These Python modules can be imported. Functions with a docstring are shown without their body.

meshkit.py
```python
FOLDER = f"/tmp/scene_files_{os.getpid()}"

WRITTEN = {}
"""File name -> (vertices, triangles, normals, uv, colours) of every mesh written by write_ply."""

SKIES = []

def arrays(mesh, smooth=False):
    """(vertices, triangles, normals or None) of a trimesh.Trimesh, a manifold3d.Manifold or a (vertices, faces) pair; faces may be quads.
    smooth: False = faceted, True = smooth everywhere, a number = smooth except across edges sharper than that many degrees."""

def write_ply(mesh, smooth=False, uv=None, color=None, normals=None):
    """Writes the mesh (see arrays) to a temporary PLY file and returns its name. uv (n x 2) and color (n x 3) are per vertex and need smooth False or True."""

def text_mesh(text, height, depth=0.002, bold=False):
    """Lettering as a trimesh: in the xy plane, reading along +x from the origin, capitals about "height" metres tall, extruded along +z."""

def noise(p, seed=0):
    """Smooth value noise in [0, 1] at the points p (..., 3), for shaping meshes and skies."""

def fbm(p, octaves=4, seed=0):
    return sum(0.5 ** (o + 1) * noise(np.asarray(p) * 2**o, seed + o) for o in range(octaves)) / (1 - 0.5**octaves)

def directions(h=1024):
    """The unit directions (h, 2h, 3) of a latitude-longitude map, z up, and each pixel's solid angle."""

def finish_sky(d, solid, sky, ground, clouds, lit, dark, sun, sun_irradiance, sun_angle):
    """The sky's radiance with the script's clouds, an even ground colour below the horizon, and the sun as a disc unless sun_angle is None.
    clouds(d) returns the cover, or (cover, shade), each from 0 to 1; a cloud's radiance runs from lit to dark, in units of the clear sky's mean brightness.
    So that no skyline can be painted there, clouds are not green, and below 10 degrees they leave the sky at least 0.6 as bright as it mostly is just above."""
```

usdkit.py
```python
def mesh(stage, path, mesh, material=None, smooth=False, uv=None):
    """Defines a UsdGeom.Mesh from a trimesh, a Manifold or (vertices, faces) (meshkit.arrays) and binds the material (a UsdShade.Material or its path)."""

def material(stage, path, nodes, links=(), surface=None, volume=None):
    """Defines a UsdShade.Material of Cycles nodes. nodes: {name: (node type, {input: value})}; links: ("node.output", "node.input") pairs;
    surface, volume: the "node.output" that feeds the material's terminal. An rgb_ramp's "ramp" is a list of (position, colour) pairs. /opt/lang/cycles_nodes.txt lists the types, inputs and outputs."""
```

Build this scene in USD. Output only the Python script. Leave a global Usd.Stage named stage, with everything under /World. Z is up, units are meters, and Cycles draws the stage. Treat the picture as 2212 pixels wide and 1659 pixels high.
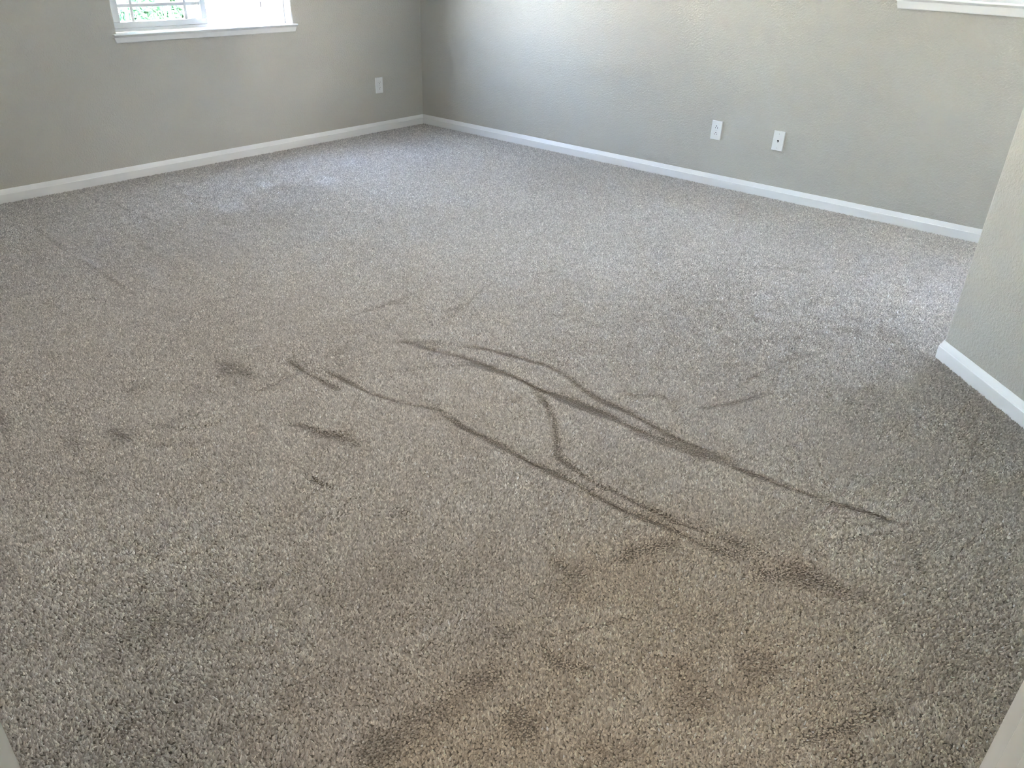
"""An empty carpeted bedroom seen from its doorway: two windows, white baseboards, three wall plates."""
import math
import numpy as np
import trimesh
import shapely
from shapely.geometry import Polygon, LineString, box as rect
import manifold3d as m3
import usdkit
import meshkit
from pxr import Usd, UsdGeom, UsdLux, UsdShade, Sdf, Gf, Vt

stage = Usd.Stage.CreateInMemory()
UsdGeom.SetStageUpAxis(stage, UsdGeom.Tokens.z)
UsdGeom.SetStageMetersPerUnit(stage, 1.0)
UsdGeom.Xform.Define(stage, '/World')
UsdGeom.Scope.Define(stage, '/World/Looks')

# ------------------------------------------------------------------ camera, sky, sun, lamp, exposure
W, H, FPX = 2212, 1659, 1701.52
YAW, PITCH, ROLL = 128.268, -29.3438, 2.0988
EYE = np.array([4.82659, -4.79888, 1.34071])
EXPOSURE = 6.0
SKY_STRENGTH, SUN_STRENGTH, HALL_STRENGTH = 640.0 / 64, 32.0 / 64, 17.0 / 64
ROOM_STRENGTH = 40.0 / 64
SKY_SATURATION = 0.85


def camera_axes():
    y, p, r = (math.radians(a) for a in (YAW, PITCH, ROLL))
    f = np.array([math.cos(p) * math.cos(y), math.cos(p) * math.sin(y), math.sin(p)])
    side = np.array([math.sin(y), -math.cos(y), 0.0])
    up = np.cross(side, f)
    return math.cos(r) * side + math.sin(r) * up, -math.sin(r) * side + math.cos(r) * up, f


RIGHT, UP, FWD = camera_axes()
cam = UsdGeom.Camera.Define(stage, '/World/camera')
cam.CreateHorizontalApertureAttr(36.0)
cam.CreateVerticalApertureAttr(36.0 * H / W)
cam.CreateFocalLengthAttr(36.0 * FPX / W)
cam.CreateClippingRangeAttr(Gf.Vec2f(0.05, 500.0))
cam.CreateExposureAttr(EXPOSURE)
cam.AddTransformOp().Set(Gf.Matrix4d(*map(float, [*RIGHT, 0, *UP, 0, *(-FWD), 0, *EYE, 1])))

sky_mat = usdkit.material(stage, '/World/Looks/sky', {
    'sky': ('sky_texture', {'sky_type': 'hosek_wilkie', 'sun_direction': (0.92, -0.10, 0.38), 'turbidity': 3.6, 'ground_albedo': 0.35}),
    'haze': ('hsv', {'saturation': SKY_SATURATION}),
    'tint': ('mix_color', {'blend_type': 'multiply', 'fac': 1.0, 'b': (1.13, 0.985, 0.955)}),
    'bg': ('background_shader', {'strength': SKY_STRENGTH})}, [('sky.color', 'haze.color'), ('haze.color', 'tint.a'), ('tint.result', 'bg.color')], surface='bg.background')
dome = UsdLux.DomeLight.Define(stage, '/World/sky')
dome.CreateIntensityAttr(1.0)
UsdShade.MaterialBindingAPI.Apply(dome.GetPrim()).Bind(sky_mat)

sun = UsdLux.DistantLight.Define(stage, '/World/sun')
sun.CreateIntensityAttr(SUN_STRENGTH)
sun.CreateAngleAttr(0.53)
sun.CreateNormalizeAttr(True)
sun.CreateColorAttr(Gf.Vec3f(1.0, 0.95, 0.87))
SUN_DIR = np.array([0.92, -0.10, 0.38])
zax = SUN_DIR / np.linalg.norm(SUN_DIR)
xax = np.cross([0, 0, 1], zax); xax /= np.linalg.norm(xax)
yax = np.cross(zax, xax)
sun.AddTransformOp().Set(Gf.Matrix4d(*map(float, [*xax, 0, *yax, 0, *zax, 0, 0, 0, 20, 1])))

hall_lamp = UsdLux.DiskLight.Define(stage, '/World/hall_lamp')     # the hallway's ceiling lamp, behind the doorway
hall_lamp.CreateRadiusAttr(0.30)
hall_lamp.CreateIntensityAttr(HALL_STRENGTH)
hall_lamp.CreateColorAttr(Gf.Vec3f(1.0, 0.86, 0.70))
hall_lamp.AddTranslateOp().Set(Gf.Vec3d(5.145, -5.47, 2.42))

room_lamp = UsdLux.DiskLight.Define(stage, '/World/room_lamp')     # the bedroom's own flush ceiling lamp, above the picture
room_lamp.CreateRadiusAttr(0.20)
room_lamp.CreateIntensityAttr(ROOM_STRENGTH)
room_lamp.CreateColorAttr(Gf.Vec3f(1.0, 0.90, 0.77))
room_lamp.AddTranslateOp().Set(Gf.Vec3d(2.6, -3.2, 2.42))

# ------------------------------------------------------------------ helpers
rng = np.random.default_rng(7)
used = {}


def numbered(parent, name):
    k = used.get((parent, name), 0)
    used[(parent, name)] = k + 1
    return f'{parent}/{name}' if k == 0 else f'{parent}/{name}_{k:03d}'


def say(prim, label=None, category=None, group=None, kind=None):
    for key, text in (('label', label), ('category', category), ('group', group), ('kind', kind)):
        if text:
            prim.SetCustomDataByKey(key, text)
    return prim


def holder(name, loc=(0, 0, 0), rotz=0.0, **words):
    x = UsdGeom.Xform.Define(stage, numbered('/World', name))
    x.AddTranslateOp().Set(Gf.Vec3d(*map(float, loc)))
    x.AddRotateZOp().Set(float(rotz))
    say(x.GetPrim(), **words)
    return str(x.GetPath())


def obj(name, mesh, mat, parent='/World', smooth=False, **words):
    path = numbered(parent, name)
    p = usdkit.mesh(stage, path, mesh, mat, smooth=smooth)
    say(p.GetPrim(), **words)
    return path


def bx(lo, hi, c=0.0):
    lo, hi = np.minimum(lo, hi).astype(float), np.maximum(lo, hi).astype(float)
    if c <= 0:
        return trimesh.creation.box(bounds=[lo, hi])
    c = min(c, 0.45 * float((hi - lo).min()))
    pts = []
    for i in range(8):
        s = np.array([(i >> k) & 1 for k in range(3)])
        corner = np.where(s, hi, lo)
        inward = np.where(s, -1.0, 1.0) * c
        for k in range(3):
            v = inward.copy(); v[k] = 0
            pts.append(corner + v)
    return trimesh.convex.convex_hull(np.array(pts))


def join(*ms):
    return trimesh.util.concatenate(list(ms))


def to_man(m):
    return m3.Manifold(m3.Mesh(np.asarray(m.vertices, np.float32), np.asarray(m.faces, np.uint32)))


def from_man(m):
    q = m.to_mesh()
    return trimesh.Trimesh(q.vert_properties[:, :3], q.tri_verts, process=True)


def extrude(poly, z0, z1):
    m = trimesh.creation.extrude_polygon(poly, z1 - z0, engine='earcut')
    m.apply_translation([0, 0, z0])
    return m


def sweep_base(pts, profile, name, mat, **words):
    """A moulding along a line of wall feet; profile (thickness, height); the room lies to the LEFT of the line."""
    pts = [np.array(p, float) for p in pts]
    rings = []
    for i, p in enumerate(pts):
        ns = []
        for a, b in ((i - 1, i), (i, i + 1)):
            if a >= 0 and b < len(pts):
                d = pts[b] - pts[a]; d /= np.linalg.norm(d)
                ns.append(np.array([-d[1], d[0]]))
        m = sum(ns); m = m / (m @ ns[0])
        rings.append(np.array([[*(p + m * t), z] for t, z in profile]))
    v = np.vstack(rings); k = len(profile); f = []
    for i in range(len(pts) - 1):
        for j in range(k):
            a, b = i * k + j, i * k + (j + 1) % k
            f += [[a, b, b + k], [a, b + k, a + k]]
    for i, s in ((0, 1), (len(pts) - 1, -1)):
        for j in range(1, k - 1):
            t = [i * k, i * k + j, i * k + j + 1]
            f.append(t if s < 0 else t[::-1])
    m = trimesh.Trimesh(v, f, process=False)
    m.fix_normals()
    return obj(name, m, mat, smooth=25, **words)


# ------------------------------------------------------------------ materials
def mat(name, nodes, links, surface='p.BSDF'):
    return usdkit.material(stage, '/World/Looks/' + name, nodes, links, surface=surface)


def paint(name, colour, rough, bump=None, spec=0.35):
    nodes = {'p': ('principled_bsdf', {'base_color': colour, 'roughness': rough, 'specular_ior_level': spec})}
    links = []
    if bump:
        scale, dist = bump
        nodes.update({'g': ('geometry', {}), 'n': ('noise_texture', {'scale': scale, 'detail': 2.5, 'roughness': 0.55, 'distortion': 0.6}),
                      'r': ('map_range', {'from_min': 0.30, 'from_max': 0.72, 'to_min': 0.0, 'to_max': 1.0, 'clamp': True}),
                      'b': ('bump', {'strength': 1.0, 'distance': dist})})
        links += [('g.position', 'n.vector'), ('n.fac', 'r.value'), ('r.result', 'b.height'), ('b.normal', 'p.normal')]
    return mat(name, nodes, links)


M_WALL = paint('wall_paint', (0.555, 0.535, 0.475), 0.34, (95.0, 0.0017), 0.55)
M_CEIL = paint('ceiling_paint', (0.86, 0.85, 0.83), 0.7, (70.0, 0.002))
M_TRIM = paint('trim_paint', (0.87, 0.87, 0.855), 0.32)
M_VINYL = paint('window_vinyl', (0.80, 0.81, 0.81), 0.35)
M_PLATE = paint('plate_plastic', (0.86, 0.87, 0.86), 0.28)
M_DARK = paint('slot_dark', (0.02, 0.02, 0.02), 0.6)
M_SCREW = mat('screw_steel', {'p': ('principled_bsdf', {'base_color': (0.6, 0.6, 0.58), 'roughness': 0.35, 'metallic': 0.6})}, [])
M_GLASS = mat('window_glass', {'f': ('fresnel', {'IOR': 1.5}), 't': ('transparent_bsdf', {'color': (0.93, 0.97, 0.96)}), 'g': ('glossy_bsdf', {'roughness': 0.0, 'color': (1, 1, 1)}),
                               'm': ('mix_closure', {})}, [('f.fac', 'm.fac'), ('t.BSDF', 'm.closure1'), ('g.BSDF', 'm.closure2')], 'm.closure')
M_SCREEN = mat('screen_mesh', {'t': ('transparent_bsdf', {'color': (1, 1, 1)}), 'd': ('diffuse_bsdf', {'color': (0.25, 0.26, 0.27)}), 'm': ('mix_closure', {'fac': 0.15})},
               [('t.BSDF', 'm.closure1'), ('d.BSDF', 'm.closure2')], 'm.closure')
M_BACK = paint('carpet_backing', (0.40, 0.375, 0.345), 0.95, spec=0.05)
M_PILE = mat('carpet_yarn', {'a': ('attribute', {'attribute': 'yarn'}), 'p': ('principled_bsdf', {'roughness': 0.9, 'specular_ior_level': 0.1, 'sheen_weight': 0.0})}, [('a.color', 'p.base_color')])
M_STUCCO = paint('stucco', (0.78, 0.76, 0.70), 0.8, (25.0, 0.004))
M_SIDING = paint('siding', (0.30, 0.30, 0.29), 0.8)
M_ROOF = paint('roof_tile', (0.22, 0.19, 0.17), 0.8)
M_CONCRETE = paint('pale_concrete', (0.55, 0.54, 0.50), 0.85)
M_BARK = paint('bark', (0.12, 0.09, 0.065), 0.9)
M_LEAF = mat('leaf', {'o': ('geometry', {}), 'r': ('rgb_ramp', {'ramp': [(0, (0.07, 0.145, 0.08)), (0.5, (0.11, 0.20, 0.12)), (1, (0.17, 0.26, 0.17))]}),
                      'd': ('diffuse_bsdf', {}), 't': ('translucent_bsdf', {}), 'm': ('mix_closure', {'fac': 0.35})},
             [('o.random_per_island', 'r.fac'), ('r.color', 'd.color'), ('r.color', 't.color'), ('d.BSDF', 'm.closure1'), ('t.BSDF', 'm.closure2')], 'm.closure')

# ------------------------------------------------------------------ plan of the room (x along the long wall, y out of it, z up; carpet top at 0)
U, N = np.array([1.0, 1.0]) / 2 ** 0.5, np.array([-1.0, 1.0]) / 2 ** 0.5      # along the doorway, and from it into the room


def door_xy(n, u):
    return EYE[:2] + n * N + u * U


CEIL = 2.44
FLOOR = -0.012
PC = np.array([4.4195, -1.6385])                       # the outside corner at the right
NF = 0.377                                             # room face of the doorway wall
HID = np.array([-PC[1] + PC[0], 0.0])                  # where its hidden face meets the long wall
s_pc = PC[0] + PC[1]
d_line = door_xy(NF, 0.0); dxy = d_line[0] - d_line[1]
J = np.array([(s_pc + dxy) / 2, (s_pc - dxy) / 2])     # angled wall meets doorway wall
SOUTH = -4.95
K = np.array([SOUTH + dxy, SOUTH])
room = Polygon([(0, 0), (0, SOUTH), K, J, PC, HID])


def cutter(to_world, s0, s1, z0, z1, depth, r):
    """The window hole, its sides and head rounded towards the room."""
    parts = [bx((s0, z0, -0.05), (s1, z1, depth + 0.05))]
    steps = np.linspace(0, r, 6)
    off = [r - math.sqrt(max(r * r - (r - d) ** 2, 0)) for d in steps]
    off[0], steps[0] = r, -0.001
    out = to_man(parts[0])
    for (d0, o0), (d1, o1) in zip(zip(steps, off), zip(steps[1:], off[1:])):
        pts = [(s, z, d) for d, o in ((d0, o0), (d1, o1)) for s in (s0 - o, s1 + o) for z in (z0, z1 + o)]
        out = out + to_man(trimesh.convex.convex_hull(np.array(pts)))
    m = from_man(out)
    m.vertices = to_world(np.array(m.vertices))
    m.fix_normals()
    return to_man(m)


def left_face(p):      # window in the left wall: (along y, z, depth outwards)
    return np.stack([-p[:, 2], p[:, 0], p[:, 1]], 1)


def back_face(p):      # window in the long wall: (along x, z, depth outwards)
    return np.stack([p[:, 0], p[:, 2], p[:, 1]], 1)


WT = 0.18
W1 = (-2.430, -1.222, 0.790, 2.04)
W2 = (3.530, 5.360, 1.135, 2.14)
wall = to_man(extrude(rect(-WT, SOUTH - 0.115, 0, WT), FLOOR, CEIL)) - cutter(left_face, *W1, WT, 0.014)
obj('wall_left', from_man(wall), M_WALL, smooth=25, kind='structure', label='textured grey-beige wall with the slider window, left of the room corner', category='wall')
wall = to_man(extrude(rect(0, 0, 7.1, WT), FLOOR, CEIL)) - cutter(back_face, *W2, WT, 0.014)
obj('wall_back', from_man(wall), M_WALL, smooth=25, kind='structure', label='long textured grey-beige wall with two wall plates, right of the room corner', category='wall')
wedge = Polygon([HID, PC, J + 0.35 * (J - PC) / np.linalg.norm(J - PC), (7.1, -3.6), (7.1, 0)])
wedge = wedge.buffer(-0.02, join_style=2).buffer(0.02, quad_segs=6).union(Polygon([HID, HID + [0.4, -0.05], (7.1, -0.1), (7.1, 0)])).buffer(0)
obj('wall_right', extrude(wedge, FLOOR, CEIL), M_WALL, smooth=35, kind='structure', label='angled beige wall with a rounded outside corner at the right edge', category='wall')
front = LineString([J, K, (0, SOUTH)]).buffer(0.115, single_sided=True, join_style=2)
A_, B_ = 0.471, -0.301                                 # casing edges either side of the camera
hole = Polygon([door_xy(n, u) for n, u in ((0.0, B_ - 0.013), (0.0, A_ + 0.013), (0.6, A_ + 0.013), (0.6, B_ - 0.013))])
wall = to_man(extrude(front, FLOOR, CEIL)) - to_man(extrude(hole, FLOOR - 0.1, 2.068))
obj('wall_front', from_man(wall), M_WALL, kind='structure', label='grey-beige wall holding the doorway the picture is taken from', category='wall')
hall_in = Polygon([door_xy(n, u) for n, u in ((-1.25, -0.45), (NF - 0.115, -0.45), (NF - 0.115, 1.6), (-1.25, 1.6))])
hall_out = Polygon([door_xy(n, u) for n, u in ((-1.35, -0.55), (NF - 0.115, -0.55), (NF - 0.115, 1.7), (-1.35, 1.7))])
obj('wall_hall', extrude(hall_out.difference(hall_in), FLOOR, CEIL), M_WALL, kind='structure', label='hallway walls behind the doorway', category='wall')
foot = shapely.union_all([room, hall_out, front, wedge, rect(-WT, SOUTH - 0.115, 0, WT), rect(0, 0, 7.1, WT)]).buffer(0.001)
obj('ceiling', extrude(foot, CEIL, CEIL + 0.12), M_CEIL, kind='structure', label='white ceiling over the room', category='ceiling')
P_FLOOR = obj('floor', extrude(foot, FLOOR - 0.2, FLOOR), M_BACK, kind='structure', label='floor covered wall to wall in grey-taupe cut pile carpet with wheel tracks', category='floor')

# ------------------------------------------------------------------ baseboards
PROFILE = [(0, FLOOR), (0.014, FLOOR), (0.014, 0.0435), (0.0128, 0.0455), (0.0110, 0.0465), (0.0090, 0.0520), (0.0058, 0.0600), (0.0036, 0.0655), (0.0024, 0.0690), (0.0012, 0.0700), (0, 0.0700)]
c_ = 0.012
q1, q2 = PC + c_ * U, PC + c_ * np.array([1, -1]) / 2 ** 0.5
cas = 0.059
sweep_base([HID, (0, 0)][::1], PROFILE, 'baseboard_back', M_TRIM, kind='structure', label='white moulded baseboard along the long wall with the wall plates', category='baseboard')
sweep_base([(0, 0), (0, SOUTH)], PROFILE, 'baseboard_left', M_TRIM, kind='structure', label='white moulded baseboard under the slider window wall', category='baseboard')
sweep_base([J, q2, q1, HID], PROFILE, 'baseboard_right', M_TRIM, kind='structure', label='white moulded baseboard wrapping the outside corner of the angled wall', category='baseboard')
sweep_base([(0, SOUTH), K, door_xy(NF, B_ - cas)], PROFILE, 'baseboard_front', M_TRIM, kind='structure', label='white baseboard beside the doorway', category='baseboard')


# ------------------------------------------------------------------ windows
def window(name, face, lim, sill, tips, tongue_c, label, stool_front=0.030, nose=0.018, apron=0.030):
    s0, s1, z0, z1 = lim
    path = holder(name, kind='structure', label=label, category='window')

    def put(part, ms, material, parent=path, smooth=False, **words):
        m = join(*ms) if isinstance(ms, list) else ms
        m = m.copy(); m.vertices = face(np.array(m.vertices)); m.fix_normals()
        return obj(part, m, material, parent, smooth, **words)

    def b(sa, sb, za, zb, da, db, c=0.002):
        return bx((sa, za, da), (sb, zb, db), c)

    d0 = 0.072
    fw = 0.020
    put('window_frame', [b(s0, s1, sill, sill + fw, d0, d0 + 0.095), b(s0, s1, z1 - fw, z1, d0, d0 + 0.095), b(s0, s0 + fw, sill + fw, z1 - fw, d0, d0 + 0.095), b(s1 - fw, s1, sill + fw, z1 - fw, d0, d0 + 0.095)], M_VINYL)

    def sash(a, e, da, db, left_w, right_w):
        za, zb = sill + fw, z1 - fw
        lo, hi = za + 0.032, zb - 0.032
        p = put('sash', [b(a, e, za, lo, da, db), b(a, e, hi, zb, da, db), b(a, a + left_w, lo, hi, da, db), b(e - right_w, e, lo, hi, da, db)], M_VINYL)
        ga, ge, dm = a + left_w, e - right_w, (da + db) / 2
        w = 0.0085
        for sm in (ga + 0.085, ge - 0.100):
            put('muntin', b(sm - w, sm + w, lo, hi, dm - 0.003, dm + 0.003, 0.001), M_VINYL, p)
        for zm in (lo + 0.085, hi - 0.085):
            put('muntin', b(ga, ge, zm - w, zm + w, dm - 0.0028, dm + 0.0032, 0.001), M_VINYL, p)
        put('pane', b(ga, ge, lo, hi, dm + 0.005, dm + 0.008, 0), M_GLASS, p)
        return p

    mid = tongue_c
    sash(s0 + fw, mid, d0 + 0.004, d0 + 0.036, 0.052, 0.034)                 # the near sash
    sash(s0 + fw + 0.002, mid - 0.052, d0 + 0.044, d0 + 0.074, 0.040, 0.060)  # the other one slid behind it
    sc = put('insect_screen', [b(mid + 0.0, s1 - fw, sill + fw, sill + fw + 0.012, d0 + 0.078, d0 + 0.088), b(mid, s1 - fw, z1 - fw - 0.012, z1 - fw, d0 + 0.078, d0 + 0.088),
                               b(mid, mid + 0.012, sill + fw + 0.012, z1 - fw - 0.012, d0 + 0.078, d0 + 0.088), b(s1 - fw - 0.012, s1 - fw, sill + fw + 0.012, z1 - fw - 0.012, d0 + 0.078, d0 + 0.088)], M_VINYL)
    put('screen_mesh', b(mid + 0.012, s1 - fw - 0.012, sill + fw + 0.012, z1 - fw - 0.012, d0 + 0.0825, d0 + 0.0835, 0), M_SCREEN, sc)
    put('pull_tab', b(s1 - 0.132, s1 - 0.126, sill + 0.095, sill + 0.130, d0 + 0.070, d0 + 0.0825, 0.001), M_DARK, sc, label='small dark pull tab')
    # the stool: a board with a rounded nose and horns past the hole
    prof = [(0.072, sill - nose), (-0.015, sill - nose), (-0.0185, sill - nose + 0.003), (-stool_front + 0.005, sill - nose + 0.008), (-stool_front, sill - 0.0055), (-stool_front + 0.001, sill - 0.002), (-stool_front + 0.0035, sill), (0.072, sill)]
    board = Polygon(prof)
    m = trimesh.creation.extrude_polygon(board, s1 - s0 + 0.0, engine='earcut')
    v = np.array(m.vertices); m.vertices = np.stack([v[:, 2] + s0, v[:, 1], v[:, 0]], 1)
    horn = Polygon([(min(x, -0.0005), y) for x, y in prof])
    hs = [m]
    for a, e in ((tips[0], s0), (s1, tips[1])):
        k = trimesh.creation.extrude_polygon(horn, e - a, engine='earcut')
        v = np.array(k.vertices); k.vertices = np.stack([v[:, 2] + a, v[:, 1], v[:, 0]], 1)
        hs.append(k)
    put('stool', hs, M_TRIM, smooth=40)
    za, zt = sill - nose - apron, sill - nose
    pts = []
    for z, t, inset in ((za, 0.010, 0.010), (za + 0.004, 0.013, 0.010), (zt - 0.008, 0.0125, 0.004), (zt, 0.0145, 0.0)):
        for d in (0.0, -t):
            for s in (tips[0] + 0.004 + inset, tips[1] - 0.004 - inset):
                pts.append((s, z, d))
    put('apron', trimesh.convex.convex_hull(np.array(pts)), M_TRIM)
    return path


window('window_1', left_face, W1, 0.806, (-2.460, -1.192), -1.800, 'white vinyl slider window with a prairie grille, half open, in the left wall', apron=0.029)
window('window_2', back_face, W2, 1.151, (3.500, 5.390), 4.445, 'white window whose sill shows at the top right corner of the picture', nose=0.016, apron=0.037)


# ------------------------------------------------------------------ doorway trim either side of the camera
def local(nu_lo, nu_hi, z0, z1, c=0.002):
    m = bx((nu_lo[0], nu_lo[1], z0), (nu_hi[0], nu_hi[1], z1), c)
    v = np.array(m.vertices)
    xy = EYE[:2] + v[:, :1] * N + v[:, 1:2] * U
    m.vertices = np.column_stack([xy, v[:, 2]])
    m.fix_normals()
    return m


def door_side(name, edge, sgn, label):
    t = holder(name, kind='structure', label=label, category='door frame')
    jf = edge - sgn * 0.005                                # jamb face
    obj('casing', local((NF, edge), (NF + 0.017, edge + sgn * 0.057), FLOOR, 2.10), M_TRIM, t)
    obj('jamb', local((NF - 0.115, jf), (NF, jf + sgn * 0.018), FLOOR, 2.05), M_TRIM, t)
    obj('stop', local((NF - 0.058, jf - sgn * 0.010), (NF - 0.023, jf), FLOOR, 2.04), M_TRIM, t)
    obj('casing', local((NF - 0.132, edge), (NF - 0.115, edge + sgn * 0.057), FLOOR, 2.10), M_TRIM, t)


door_side('trim_1', B_, -1, 'cream white door frame edge in the bottom left corner')
door_side('trim_2', A_, 1, 'cream white door frame edge in the bottom right corner')
t3 = holder('trim_3', kind='structure', label='head of the door frame above the camera', category='door frame')
obj('jamb', local((NF - 0.115, B_ - 0.013), (NF, A_ + 0.013), 2.05, 2.068), M_TRIM, t3)
obj('casing', local((NF, B_ - 0.057), (NF + 0.017, A_ + 0.057), 2.10, 2.157), M_TRIM, t3)


# ------------------------------------------------------------------ wall plates
def plate_mesh(w=0.070, h=0.1145, t=0.0090, b=0.0030):
    pts = [(sx * (w / 2 - i), -d, sz * (h / 2 - i)) for i, d in ((0, 0), (0.0002, t * 0.6), (b * 0.4, t * 0.9), (b, t)) for sx in (-1, 1) for sz in (-1, 1)]
    return trimesh.convex.convex_hull(np.array(pts))


def face_outline():
    c = shapely.Point(0, 0).buffer(0.0172, quad_segs=10)
    return c.intersection(rect(-0.02, -0.0142, 0.02, 0.0142))


def upright(m, y):
    """From the plan plane to a wall: x stays, plan y becomes height, extrusion comes out of the wall (-y)."""
    v = np.array(m.vertices)
    m.vertices = np.stack([v[:, 0], y - v[:, 2], v[:, 1]], 1)
    m.fix_normals()
    return m


def screw(parent, x, z, y, slot_angle):
    s = trimesh.creation.cylinder(radius=0.0032, height=0.0016, sections=20)
    s = upright(s, y); s.apply_translation([x, 0, z])
    p = obj('screw', s, M_PLATE, parent, smooth=30)
    k = bx((-0.0028, y - 0.0010, -0.0005), (0.0028, y - 0.0007, 0.0005))
    k.apply_transform(trimesh.transformations.rotation_matrix(slot_angle, [0, 1, 0])); k.apply_translation([x, 0, z])
    obj('screw_slot', k, M_DARK, p)


def outlet(loc, rotz, flip, label):
    o = holder('power_outlet', loc, rotz, label=label, category='outlet', group='duplex power outlets')
    obj('cover_plate', plate_mesh(), M_PLATE, o)
    for zc in (0.0195, -0.0195):
        shape = face_outline()
        holes = [rect(-0.0078, -0.0012, -0.0050, 0.0082), rect(0.0050, -0.0004, 0.0078, 0.0074), shapely.Point(0, -0.0074).buffer(0.0031, quad_segs=6)]
        m = upright(trimesh.creation.extrude_polygon(shape.difference(shapely.union_all(holes)), 0.0030, engine='earcut'), -0.0080)
        f = [m]
        s = -1 if flip else 1
        for q in f:
            q.vertices = np.array(q.vertices) * [s, 1, s] + [0, 0, zc]
            if s < 0:
                q.fix_normals()
        p = obj('receptacle', join(*f), M_PLATE, o, smooth=30)
        for k, hole in enumerate(holes):
            g = upright(trimesh.creation.extrude_polygon(hole, 0.0014, engine='earcut'), -0.0085)
            g.vertices = np.array(g.vertices) * [s, 1, s] + [0, 0, zc]
            g.fix_normals()
            obj('slot' if k < 2 else 'ground_hole', g, M_DARK, p)
    screw(o, 0, 0, -0.0088, 0.4)
    return o


ZO = 0.3416
outlet((0.0, -0.4692, ZO), 90, False, 'white duplex power outlet on the left wall, near the room corner')
outlet((2.6110, 0.0, ZO), 0, True, 'white duplex power outlet on the long wall, left of the phone jack plate')
jack = holder('phone_jack', (3.0191, 0.0, ZO), 0, label='white wall plate with one dark phone socket, right of the outlet on the long wall', category='phone jack')
obj('cover_plate', plate_mesh(), M_PLATE, jack)
ring = upright(trimesh.creation.extrude_polygon(rect(-0.0092, -0.0092, 0.0092, 0.0092).difference(Polygon([(-0.0056, 0.0052), (0.0056, 0.0052), (0.0056, -0.0022), (0.0026, -0.0022), (0.0026, -0.0080), (-0.0026, -0.0080), (-0.0026, -0.0022), (-0.0056, -0.0022)])), 0.0016, engine='earcut'), -0.0084)
ring_p = obj('jack_frame', ring, M_PLATE, jack)
obj('socket', upright(trimesh.creation.extrude_polygon(Polygon([(-0.0056, 0.0052), (0.0056, 0.0052), (0.0056, -0.0022), (0.0026, -0.0022), (0.0026, -0.0080), (-0.0026, -0.0080), (-0.0026, -0.0022), (-0.0056, -0.0022)]), 0.0006, engine='earcut'), -0.0086), M_DARK, ring_p, label='dark modular socket opening')
screw(jack, 0, 0.0415, -0.0088, 0.9)
screw(jack, 0, -0.0415, -0.0088, 0.2)

# ------------------------------------------------------------------ outside the slider window
obj('ground', bx((-60, -45, -0.55), (45, 45, -0.35)), M_CONCRETE, kind='structure', label='pale concrete yard outside the window', category='ground')
nb = holder('neighbour_house', (-11.0, 4.0, -0.35), 0, label='pale stucco house across the yard, seen through the window', category='house')
obj('wall', bx((-6, -16, 0), (0, 16, 3.2), 0.01), M_STUCCO, nb)
obj('roof', trimesh.convex.convex_hull(np.array([(0.5, -16.5, 3.15), (0.5, 16.5, 3.15), (-6.5, -16.5, 3.15), (-6.5, 16.5, 3.15), (0.5, -16.5, 3.3), (0.5, 16.5, 3.3), (-6.5, -16.5, 3.3), (-6.5, 16.5, 3.3), (-3, -16.5, 4.8), (-3, 16.5, 4.8)])), M_ROOF, nb)

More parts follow.
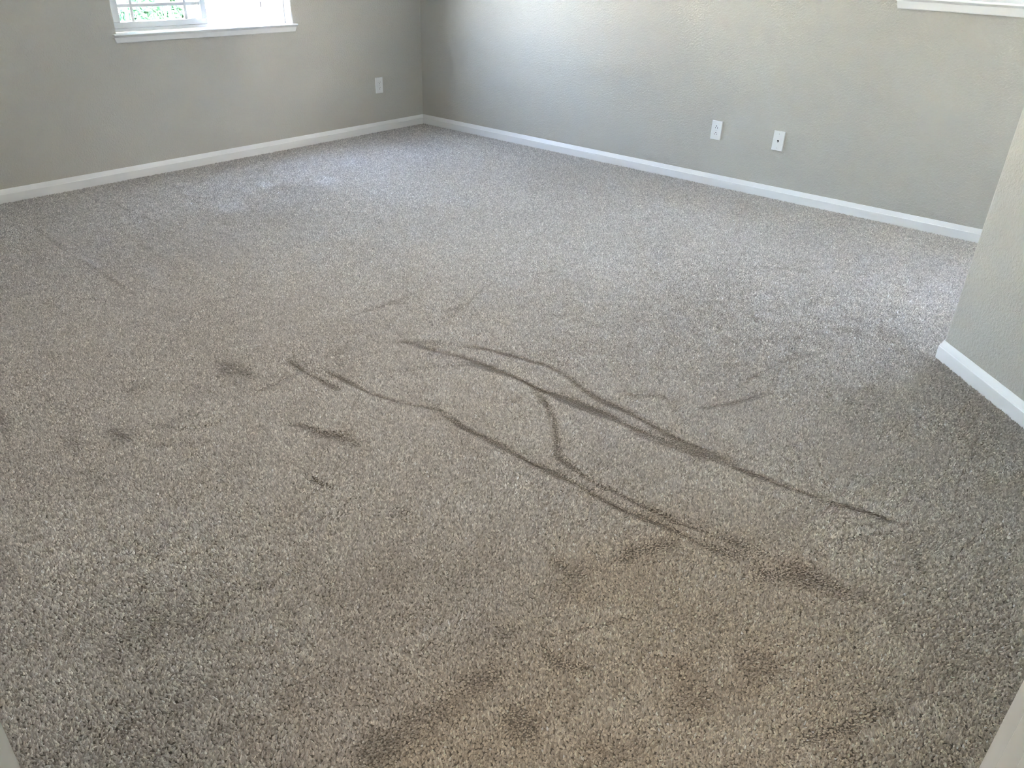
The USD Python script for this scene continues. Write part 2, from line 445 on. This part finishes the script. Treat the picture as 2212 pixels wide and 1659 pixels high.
nb2 = holder('neighbour_house', (-9.0, 5.4, -0.35), 0, kind='structure', label='added grey house, unseen, blocking light on the side of the high window', category='house')  # unseen house, added to hold sky light off the left wall
obj('wall', bx((1.5, 0, 0), (29, 8, 4.9), 0.01), M_SIDING, nb2)
obj('roof', trimesh.convex.convex_hull(np.array([(1.0, -0.5, 4.85), (29.5, -0.5, 4.85), (1.0, 8.5, 4.85), (29.5, 8.5, 4.85), (1.0, -0.5, 5.0), (29.5, -0.5, 5.0), (1.0, 8.5, 5.0), (29.5, 8.5, 5.0), (1.0, 4, 6.5), (29.5, 4, 6.5)])), M_ROOF, nb2)


def shrub(loc, rx, ry, rz, n, leaf, seed, label):
    r = np.random.default_rng(seed)
    s = holder('shrub', (*loc, -0.35), 0, label=label, category='shrub', group='shrubs outside the window')
    tw = []
    for k in range(7):
        a = r.uniform(0, 2 * math.pi); tip = np.array([rx * 0.6 * math.cos(a), ry * 0.6 * math.sin(a), rz * r.uniform(1.0, 1.5)])
        c = trimesh.creation.cylinder(radius=0.012, segment=[[0, 0, 0], tip], sections=6)
        tw.append(c)
    obj('stems', join(*tw), M_BARK, s)
    d = r.normal(size=(n, 3)); d /= np.linalg.norm(d, axis=1, keepdims=True)
    rad = r.uniform(0.55, 1.0, n) ** 0.5 * (0.8 + 0.35 * meshkit.noise(d * 2.2 + seed))
    p = d * rad[:, None] * [rx, ry, rz] + [0, 0, rz * 1.05]
    a = r.normal(size=(n, 3)); a /= np.linalg.norm(a, axis=1, keepdims=True)
    b = np.cross(a, r.normal(size=(n, 3))); b /= np.linalg.norm(b, axis=1, keepdims=True)
    ls = leaf * r.uniform(0.7, 1.3, (n, 1))
    v = np.stack([p - a * ls, p + b * ls * 0.42, p + a * ls, p - b * ls * 0.42], 1).reshape(-1, 3)
    i = np.arange(n)[:, None] * 4
    f = np.vstack([i + [0, 1, 2], i + [0, 2, 3]])
    obj('foliage', (v, f), M_LEAF, s, kind='stuff')


shrub((-6.2, 1.06), 0.45, 0.34, 0.475, 5000, 0.045, 3, 'wide leafy shrub in the middle of the view through the window')
shrub((-6.5, 1.66), 0.3, 0.22, 0.46, 2600, 0.045, 5, 'smaller leafy shrub at the right in the view through the window')
shrub((-6.0, 0.06), 0.25, 0.16, 0.48, 1500, 0.045, 9, 'small leafy shrub at the left in the view through the window')

# ------------------------------------------------------------------ carpet pile: tufts that lean with the nap, combed by wheel tracks, footsteps and the vacuum cleaner
TRACKS = [
    ([(2.631, -3.329), (2.754, -3.35), (2.856, -3.347), (2.949, -3.353)], 0.018, 1.0),
    ([(2.778, -3.294), (2.921, -3.295), (3.043, -3.296), (3.171, -3.266), (3.276, -3.214)], 0.016, 0.9),
    ([(3.28, -3.219), (3.412, -3.243), (3.514, -3.24), (3.628, -3.249), (3.751, -3.253), (3.839, -3.251), (3.958, -3.259), (4.024, -3.259), (4.096, -3.248), (4.171, -3.245), (4.266, -3.242), (4.367, -3.211)], 0.017, 1),
    ([(3.401, -2.886), (3.51, -2.944), (3.61, -3.022), (3.675, -3.105), (3.721, -3.172), (3.813, -3.195), (3.881, -3.21), (3.965, -3.208), (4.046, -3.208), (4.152, -3.21), (4.284, -3.183), (4.416, -3.168)], 0.016, 0.9),
    ([(2.781, -3.02), (2.838, -2.945), (2.878, -2.93), (2.972, -2.927), (3.087, -2.886), (3.209, -2.887), (3.321, -2.878), (3.439, -2.887), (3.536, -2.874), (3.636, -2.87), (3.776, -2.872), (3.849, -2.88)], 0.016, 0.95),
    ([(3.114, -2.921), (3.209, -2.887), (3.297, -2.877), (3.451, -2.884), (3.593, -2.885), (3.724, -2.881), (3.856, -2.892), (3.944, -2.887), (4.052, -2.874), (4.183, -2.864), (4.286, -2.86), (4.356, -2.85), (4.425, -2.841), (4.489, -2.823), (4.559, -2.809), (4.628, -2.796)], 0.017, 0.85),
    ([(2.864, -2.916), (3, -2.838), (3.115, -2.778), (3.256, -2.75), (3.355, -2.728), (3.442, -2.744), (3.538, -2.778), (3.634, -2.806), (3.744, -2.812), (3.849, -2.828), (3.949, -2.843), (4.063, -2.841), (4.164, -2.842)], 0.014, 0.9),
    ([(2.971, -3.154), (3.039, -3.054), (3.109, -2.955), (3.171, -2.889)], 0.012, 0.45),
    ([(2.684, -2.229), (2.726, -2.404), (2.778, -2.547), (2.753, -2.642)], 0.013, 0.6),
    ([(2.778, -2.547), (2.818, -2.693), (2.858, -2.827)], 0.012, 0.4),
    ([(2.524, -2.539), (2.525, -2.74), (2.518, -2.883), (2.517, -3.001)], 0.014, 0.55),
    ([(2.529, -2.743), (2.586, -2.689)], 0.014, 0.5),
    ([(2.812, -2.932), (2.726, -2.899), (2.633, -2.867)], 0.012, 0.4),
    ([(2.691, -3.126), (2.749, -3.2), (2.813, -3.239)], 0.012, 0.4),
    ([(2.986, -3.607), (3.031, -3.57), (3.109, -3.567), (3.178, -3.512)], 0.014, 0.55),
    ([(3.109, -3.567), (3.18, -3.538), (3.253, -3.526)], 0.022, 0.7),
    ([(3.266, -3.73), (3.332, -3.724), (3.357, -3.724)], 0.018, 0.8),
    ([(3.544, -3.657), (3.59, -3.663)], 0.018, 0.55),
    ([(3.839, -2.725), (3.903, -2.647), (3.972, -2.539), (4.02, -2.445), (4.048, -2.368)], 0.013, 0.65),
    ([(3.953, -2.31), (3.973, -2.197), (3.991, -2.1), (4.064, -1.934)], 0.017, 0.55),
    ([(3.685, -2.717), (3.741, -2.666), (3.83, -2.627)], 0.03, 0.45),
    ([(4.121, -3.452), (4.128, -3.385), (4.162, -3.331), (4.19, -3.278)], 0.022, 0.7),
    ([(3.984, -3.548), (4.056, -3.559), (4.082, -3.541)], 0.022, 0.7),
    ([(2.664, -3.887), (2.776, -3.83), (2.81, -3.788), (2.826, -3.681), (2.843, -3.593)], 0.014, 0.6),
    ([(2.769, -3.986), (2.817, -3.929), (2.865, -3.85)], 0.012, 0.5),
    ([(2.747, -3.596), (2.753, -3.468), (2.749, -3.382)], 0.009, 0.4),
    ([(0.508, -3.312), (0.836, -3.344), (1.043, -3.367), (1.347, -3.376), (1.648, -3.405), (1.774, -3.406)], 0.011, 0.6),
    ([(1.049, -3.353), (1.175, -3.349), (1.312, -3.355)], 0.01, -0.8),
    ([(1.477, -3.689), (1.612, -3.689), (1.714, -3.691)], 0.01, 0.5),
    ([(0.351, -2.845), (0.604, -2.848), (0.82, -2.849), (1.071, -2.825)], 0.012, 0.5),
    ([(0.851, -3.044), (1.204, -3.085), (1.416, -3.097)], 0.012, 0.4),
    ([(0.453, -2.488), (0.746, -2.519)], 0.012, 0.4),
    ([(3.711, -2.046), (3.785, -2.079)], 0.018, 0.6),
    ([(4.02, -1.667), (4.115, -1.645)], 0.025, 0.35),
    ([(3.464, -1.255), (3.589, -1.144), (3.738, -1.102)], 0.025, 0.4),
    ([(2.512, -0.372), (2.569, -0.298), (2.542, -0.188)], 0.014, 0.6),
    ([(4.04, -3.056), (4.115, -3.027), (4.164, -2.957)], 0.01, -0.7),
    ([(4.067, -3.062), (4.138, -3.028)], 0.01, 0.4),
    ([(4.4, -3.253), (4.491, -3.182), (4.59, -3.167)], 0.035, 0.75),
    ([(4.661, -2.86), (4.689, -2.914), (4.714, -2.982)], 0.018, 0.45),
    ([(4.399, -2.849), (4.491, -2.796), (4.619, -2.788)], 0.01, -0.6),
    ([(4.401, -2.873), (4.499, -2.819), (4.609, -2.813)], 0.01, 0.4),
    ([(4.489, -2.99), (4.553, -2.908), (4.628, -2.821), (4.766, -2.692)], 0.008, -0.7),
    ([(4.492, -2.999), (4.557, -2.922), (4.631, -2.834)], 0.009, 0.4),
    ([(4.739, -3.595), (4.808, -3.446), (4.864, -3.312), (4.887, -3.257)], 0.006, -0.7),
    ([(4.65, -3.676), (4.721, -3.546), (4.793, -3.432)], 0.012, 0.35),
    ([(4.66, -3.631), (4.705, -3.58), (4.744, -3.533)], 0.02, 0.4),
    ([(4.134, -3.783), (4.17, -3.8), (4.212, -3.796), (4.248, -3.768)], 0.018, 0.75),
    ([(4.117, -3.753), (4.167, -3.671), (4.22, -3.576)], 0.009, -0.5),
    ([(4.129, -3.76), (4.177, -3.675), (4.226, -3.584)], 0.009, 0.4),
    ([(4.185, -3.957), (4.22, -3.97), (4.26, -3.976)], 0.03, 0.55),
    ([(2.167, -2.986), (2.191, -2.908), (2.279, -2.879)], 0.012, 0.35),
    ([(2.278, -3.202), (2.303, -3.042), (2.355, -2.941)], 0.012, 0.3),
    ([(1.69, -3.926), (1.705, -3.867), (1.73, -3.776)], 0.01, -0.5),
    ([(3.373, -2.994), (3.442, -3.006)], 0.02, 0.3),
    ([(3.466, -3.13), (3.524, -3.059), (3.562, -2.985)], 0.012, 0.3),
    ([(3.217, -1.435), (3.31, -1.326), (3.422, -1.253)], 0.012, 0.3),
    ([(3.293, -1.913), (3.451, -1.868), (3.559, -1.731)], 0.012, 0.25),
    ([(3.805, -2.032), (3.945, -1.862), (4.075, -1.809)], 0.014, 0.3),
]
PATCHES = [
    ((2.555, -3.5), (0.099, 0.012), (0.05, -0.048), 0.75),
    ((2.68, -3.955), (0.049, 0.032), (0.046, -0.027), 0.8),
    ((2.594, -4.07), (0.045, 0.022), (0.055, -0.032), 0.5),
    ((2.804, -4.122), (0.047, 0.026), (0.035, -0.021), 0.55),
    ((2.365, -4.184), (0.022, 0.02), (0.08, -0.031), 0.6),
    ((4.052, -3.809), (0.031, 0.027), (0.019, -0.023), 0.6),
    ((4.102, -3.94), (0.026, 0.042), (0.035, -0.026), 1),
    ((4.047, -4.188), (0.018, 0.037), (0.036, -0.017), 1),
    ((4.073, -4.083), (0.025, 0.07), (0.038, -0.017), 0.5),
    ((4.214, -3.969), (0.038, 0.001), (0.005, -0.03), 0.5),
    ((4.528, -3.514), (0.041, 0.004), (0.004, -0.034), 0.8),
    ((4.492, -3.184), (0.068, 0.029), (0.009, -0.037), 0.55),
    ((2.438, -3.787), (0.035, 0.062), (0.053, -0.025), 0.4),
    ((2.721, -3.788), (0.03, 0.038), (0.031, -0.016), 0.4),
    ((2.635, -3.669), (0.033, 0.03), (0.037, -0.024), 0.3),
    ((1.617, -3.653), (0.067, 0.005), (0.042, -0.028), -0.7),
    ((0.662, -2.027), (0.038, 0.039), (0.05, -0.037), -0.6),
    ((0.853, -1.707), (0.043, 0.045), (0.066, -0.054), -0.7),
    ((0.597, -1.313), (0.05, 0.054), (0.057, -0.049), -0.6),
    ((0.928, -2.435), (0.049, 0.049), (0.065, -0.044), -0.6),
    ((1.492, -3.237), (0.034, 0.034), (0.046, -0.025), -0.6),
    ((1.913, -3.503), (0.033, 0.031), (0.04, -0.022), -0.5),
    ((1.052, -2.571), (0.114, 0.035), (0.089, -0.065), 0.35),
    ((0.817, -2.043), (0.058, 0.123), (0.081, -0.057), 0.3),
    ((4.453, -3.681), (0.044, 0.037), (0.017, -0.031), 0.4),
    ((4.393, -3.902), (0.033, 0.029), (0.016, -0.025), 0.35),
    ((4.398, -3.442), (0.049, 0.043), (0.019, -0.039), 0.3),
    ((4.052, -3.563), (0.019, 0.094), (0.042, -0.026), 0.3),
    ((4.625, -3.166), (0.055, 0.028), (0.007, -0.033), 0.35),
    ((4.711, -3.169), (0.053, 0.03), (0.005, -0.026), 0.3),
    ((4.342, -2.151), (0.073, 0.067), (0.025, -0.082), 0.25),
    ((4.226, -2.643), (0.033, 0.03), (0.021, -0.05), 0.4),
    ((2.685, -3.333), (0.073, -0.004), (0.033, -0.043), 0.4),
    ((3.403, -4.309), (0.092, 0.08), (0.075, -0.041), 0.18),
    ((3.784, -3.819), (0.096, 0.14), (0.049, -0.038), 0.15),
    ((4.855, -3.189), (0.025, 0.046), (0.011, -0.022), 0.4),
]
WARM_LIGHT_EDGE = [(4.043, -3.124), (3.998, -3.248), (4.018, -3.434), (4.069, -3.569), (4.108, -3.731), (4.134, -3.863), (4.123, -4.025), (4.085, -4.166), (4.075, -4.249)]  # left border of the warm light painted into the yarn



def seg_dist(p, a, b):
    d = b - a
    t = np.clip(((p - a) @ d) / (d @ d), 0, 1)
    return np.linalg.norm(p - (a + t[:, None] * d), axis=1), t


def combed(p):
    """How far the pile is pushed over, -1..1, at floor points p."""
    out = np.zeros(len(p))
    wob = (meshkit.noise(np.column_stack([p * 9.0, np.zeros(len(p))]), 3) - 0.5) * 0.018
    frag = 0.72 + 0.56 * meshkit.noise(np.column_stack([p * 22.0, np.ones(len(p))]), 4)
    for pts, w, s in TRACKS:
        q = np.array(pts)
        lo, hi = q.min(0) - 0.09, q.max(0) + 0.09
        near = np.nonzero(((p > lo) & (p < hi)).all(1))[0]
        if not len(near):
            continue
        best = np.full(len(near), 9.0); end = np.zeros(len(near))
        for i in range(len(q) - 1):
            d, t = seg_dist(p[near], q[i], q[i + 1])
            k = d < best
            best[k] = d[k]
            g = (i + t) / (len(q) - 1)
            end[k] = g[k]
        fade = np.clip(np.minimum(end, 1 - end) / 0.10 + 0.35, 0, 1)
        out[near] += s * fade * frag[near] * np.exp(-((best + wob[near]) / (0.82 * w)) ** 2)
    spot = np.zeros(len(p))
    for c, e1, e2, s in PATCHES:
        m = np.linalg.inv(np.array([e1, e2]).T)
        d = (p - np.array(c)) @ m.T
        r = np.linalg.norm(d, axis=1) + (meshkit.noise(np.column_stack([p * 14.0, np.full(len(p), 2.0)]), 5) - 0.5) * 0.9
        k = np.clip((1.5 - r) / 1.2, 0, 1)
        spot += s * k * k * (3 - 2 * k) * (0.7 + 0.6 * (frag - 0.72))
    return np.clip(out, -1.1, 1.2), np.clip(spot, -1.0, 1.0)


def tufts():
    area = room.buffer(-0.012, join_style=2).union(Polygon([door_xy(n, u) for n, u in ((-0.3, -0.40), (NF + 0.03, B_ + 0.004), (NF + 0.03, A_ - 0.004), (-0.3, 1.0))]).buffer(-0.006)).buffer(0)
    x0, y0, x1, y1 = area.bounds
    pts, gap = [], []
    levels = [0.0042, 0.0048, 0.0054, 0.0061, 0.0069, 0.0078, 0.018]
    for s in levels:
        gx, gy = np.meshgrid(np.arange(x0, x1, s), np.arange(y0, y1, s * 0.866))
        gx = gx + (np.arange(gx.shape[0])[:, None] % 2) * s / 2
        p = np.column_stack([gx.ravel(), gy.ravel()])
        q = np.column_stack([p, np.zeros(len(p))]) - EYE
        dist = np.linalg.norm(q, axis=1)
        z = q @ FWD
        px, py = (q @ RIGHT) / z * FPX, (q @ UP) / z * FPX
        seen = (z > 0.1) & (np.abs(px) < W / 2 + 260) & (np.abs(py) < H / 2 + 260)
        want = 0.0029 + 0.00078 * dist
        lev = np.array(levels[:-1])[np.argmin(np.abs(want[:, None] - np.array(levels[:-1])), axis=1)]
        lev = np.where(seen, lev, levels[-1])
        p = p[lev == s]
        p = p[shapely.contains_xy(area, p[:, 0], p[:, 1])]
        pts.append(p); gap.append(np.full(len(p), s))
    p, g = np.vstack(pts), np.concatenate(gap)
    return p + rng.uniform(-0.38, 0.38, p.shape) * g[:, None], g


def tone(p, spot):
    """Yarn colour: flecked, with warm light by the door painted in and darker spots near it."""
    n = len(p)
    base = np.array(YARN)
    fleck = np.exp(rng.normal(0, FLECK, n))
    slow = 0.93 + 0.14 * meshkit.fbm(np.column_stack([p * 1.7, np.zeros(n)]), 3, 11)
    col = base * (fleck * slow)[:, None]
    path = LineString(WARM_LIGHT_EDGE)
    edge = np.array(WARM_LIGHT_EDGE)
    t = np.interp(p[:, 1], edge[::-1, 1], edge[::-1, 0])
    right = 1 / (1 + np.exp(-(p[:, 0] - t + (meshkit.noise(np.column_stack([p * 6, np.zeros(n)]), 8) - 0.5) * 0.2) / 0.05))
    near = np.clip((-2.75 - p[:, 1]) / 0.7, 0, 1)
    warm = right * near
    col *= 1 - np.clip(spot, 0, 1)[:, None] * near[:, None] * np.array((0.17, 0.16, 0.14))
    col *= 1 + warm[:, None] * np.array(WARM_LIGHT)  # warm light from the doorway, painted into the yarn colour
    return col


def build_pile():
    p, g = tufts()
    n = len(p)
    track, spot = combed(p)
    d = np.clip(track + 0.75 * spot, -1.1, 1.2)
    low = np.column_stack([meshkit.noise(np.column_stack([p * 2.6, np.full(n, k)]), 20 + k) - 0.5 for k in (0, 1)]) * 0.22
    mid = np.column_stack([meshkit.noise(np.column_stack([p * 28, np.full(n, k)]), 30 + k) - 0.5 for k in (0, 1)]) * 0.45
    lean = low + mid + rng.normal(0, 0.28, (n, 2)) + d[:, None] * np.array([0.78, -0.62]) * COMB
    h = 0.0125 * rng.uniform(0.82, 1.12, n) * (1 - 0.22 * np.clip(track, 0, 1))
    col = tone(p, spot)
    a0 = rng.uniform(0, 2 * math.pi, n)
    r = g * 0.60 * (1 - 0.50 * np.clip(track + 0.12 * spot, -0.35, 1))
    near = (g < 0.0051)
    meshes = []
    for full in (True, False):
        k = np.nonzero(near == full)[0]
        c, hh, rr, L, cc = p[k], h[k], r[k], lean[k], col[k]
        sides = 4 if full else 3
        ang = a0[k][:, None] + np.arange(sides) * 2 * math.pi / sides
        ex = np.stack([np.cos(ang), np.sin(ang)], 2)
        low, wide = (0.44, 1.32) if full else (0.48, 1.42)
        xy = c[:, None] + L[:, None] * (hh * low)[:, None, None] + ex * (rr * wide)[:, None, None]
        z = FLOOR + 0.001 + np.broadcast_to((hh * low)[:, None], ang.shape)
        tip = np.concatenate([c + L * hh[:, None], (FLOOR + 0.001 + hh)[:, None]], 1)[:, None]
        v = np.concatenate([np.concatenate([xy, z[:, :, None]], 2), tip], 1)
        m = sides + 1
        side = np.arange(sides)
        f = np.stack([side, (side + 1) % sides, np.full(sides, sides)], 1)
        f = (f[None] + (np.arange(len(k)) * m)[:, None, None]).reshape(-1, 3)
        # yarn ends read as round: ring normals point out and up, the tip along the lean
        nr = np.concatenate([ex * 0.85 + L[:, None] * 0.5, np.full((*ang.shape, 1), 0.65)], 2)
        nt = np.concatenate([L * 0.8, np.ones((len(k), 1))], 1)[:, None]
        nn = np.concatenate([nr, nt], 1)
        nn /= np.linalg.norm(nn, axis=2, keepdims=True)
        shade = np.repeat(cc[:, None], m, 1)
        meshes.append((v.reshape(-1, 3), f, nn.reshape(-1, 3), shade.reshape(-1, 3)))
    off = len(meshes[0][0])
    v = np.vstack([meshes[0][0], meshes[1][0]]); f = np.vstack([meshes[0][1], meshes[1][1] + off])
    nn = np.vstack([meshes[0][2], meshes[1][2]]); col = np.vstack([meshes[0][3], meshes[1][3]])
    m = UsdGeom.Mesh.Define(stage, P_FLOOR + '/carpet_pile')
    m.CreatePointsAttr(Vt.Vec3fArray.FromNumpy(v.astype(np.float32)))
    m.CreateFaceVertexCountsAttr(Vt.IntArray.FromNumpy(np.full(len(f), 3, np.int32)))
    m.CreateFaceVertexIndicesAttr(Vt.IntArray.FromNumpy(f.astype(np.int32).ravel()))
    m.CreateSubdivisionSchemeAttr('none')
    m.CreateNormalsAttr(Vt.Vec3fArray.FromNumpy(nn.astype(np.float32)))
    m.SetNormalsInterpolation('vertex')
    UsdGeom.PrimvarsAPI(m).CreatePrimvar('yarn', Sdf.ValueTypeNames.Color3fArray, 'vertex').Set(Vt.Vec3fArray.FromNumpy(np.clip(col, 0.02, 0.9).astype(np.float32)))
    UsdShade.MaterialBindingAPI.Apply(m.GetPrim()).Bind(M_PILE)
    say(m.GetPrim(), kind='stuff', label='grey-taupe cut pile combed into tracks and footprints')
    return len(f)


YARN, FLECK, WARM_LIGHT, COMB = (0.60, 0.568, 0.53), 0.20, (0.09, 0.05, -0.02), 1.2
build_pile()
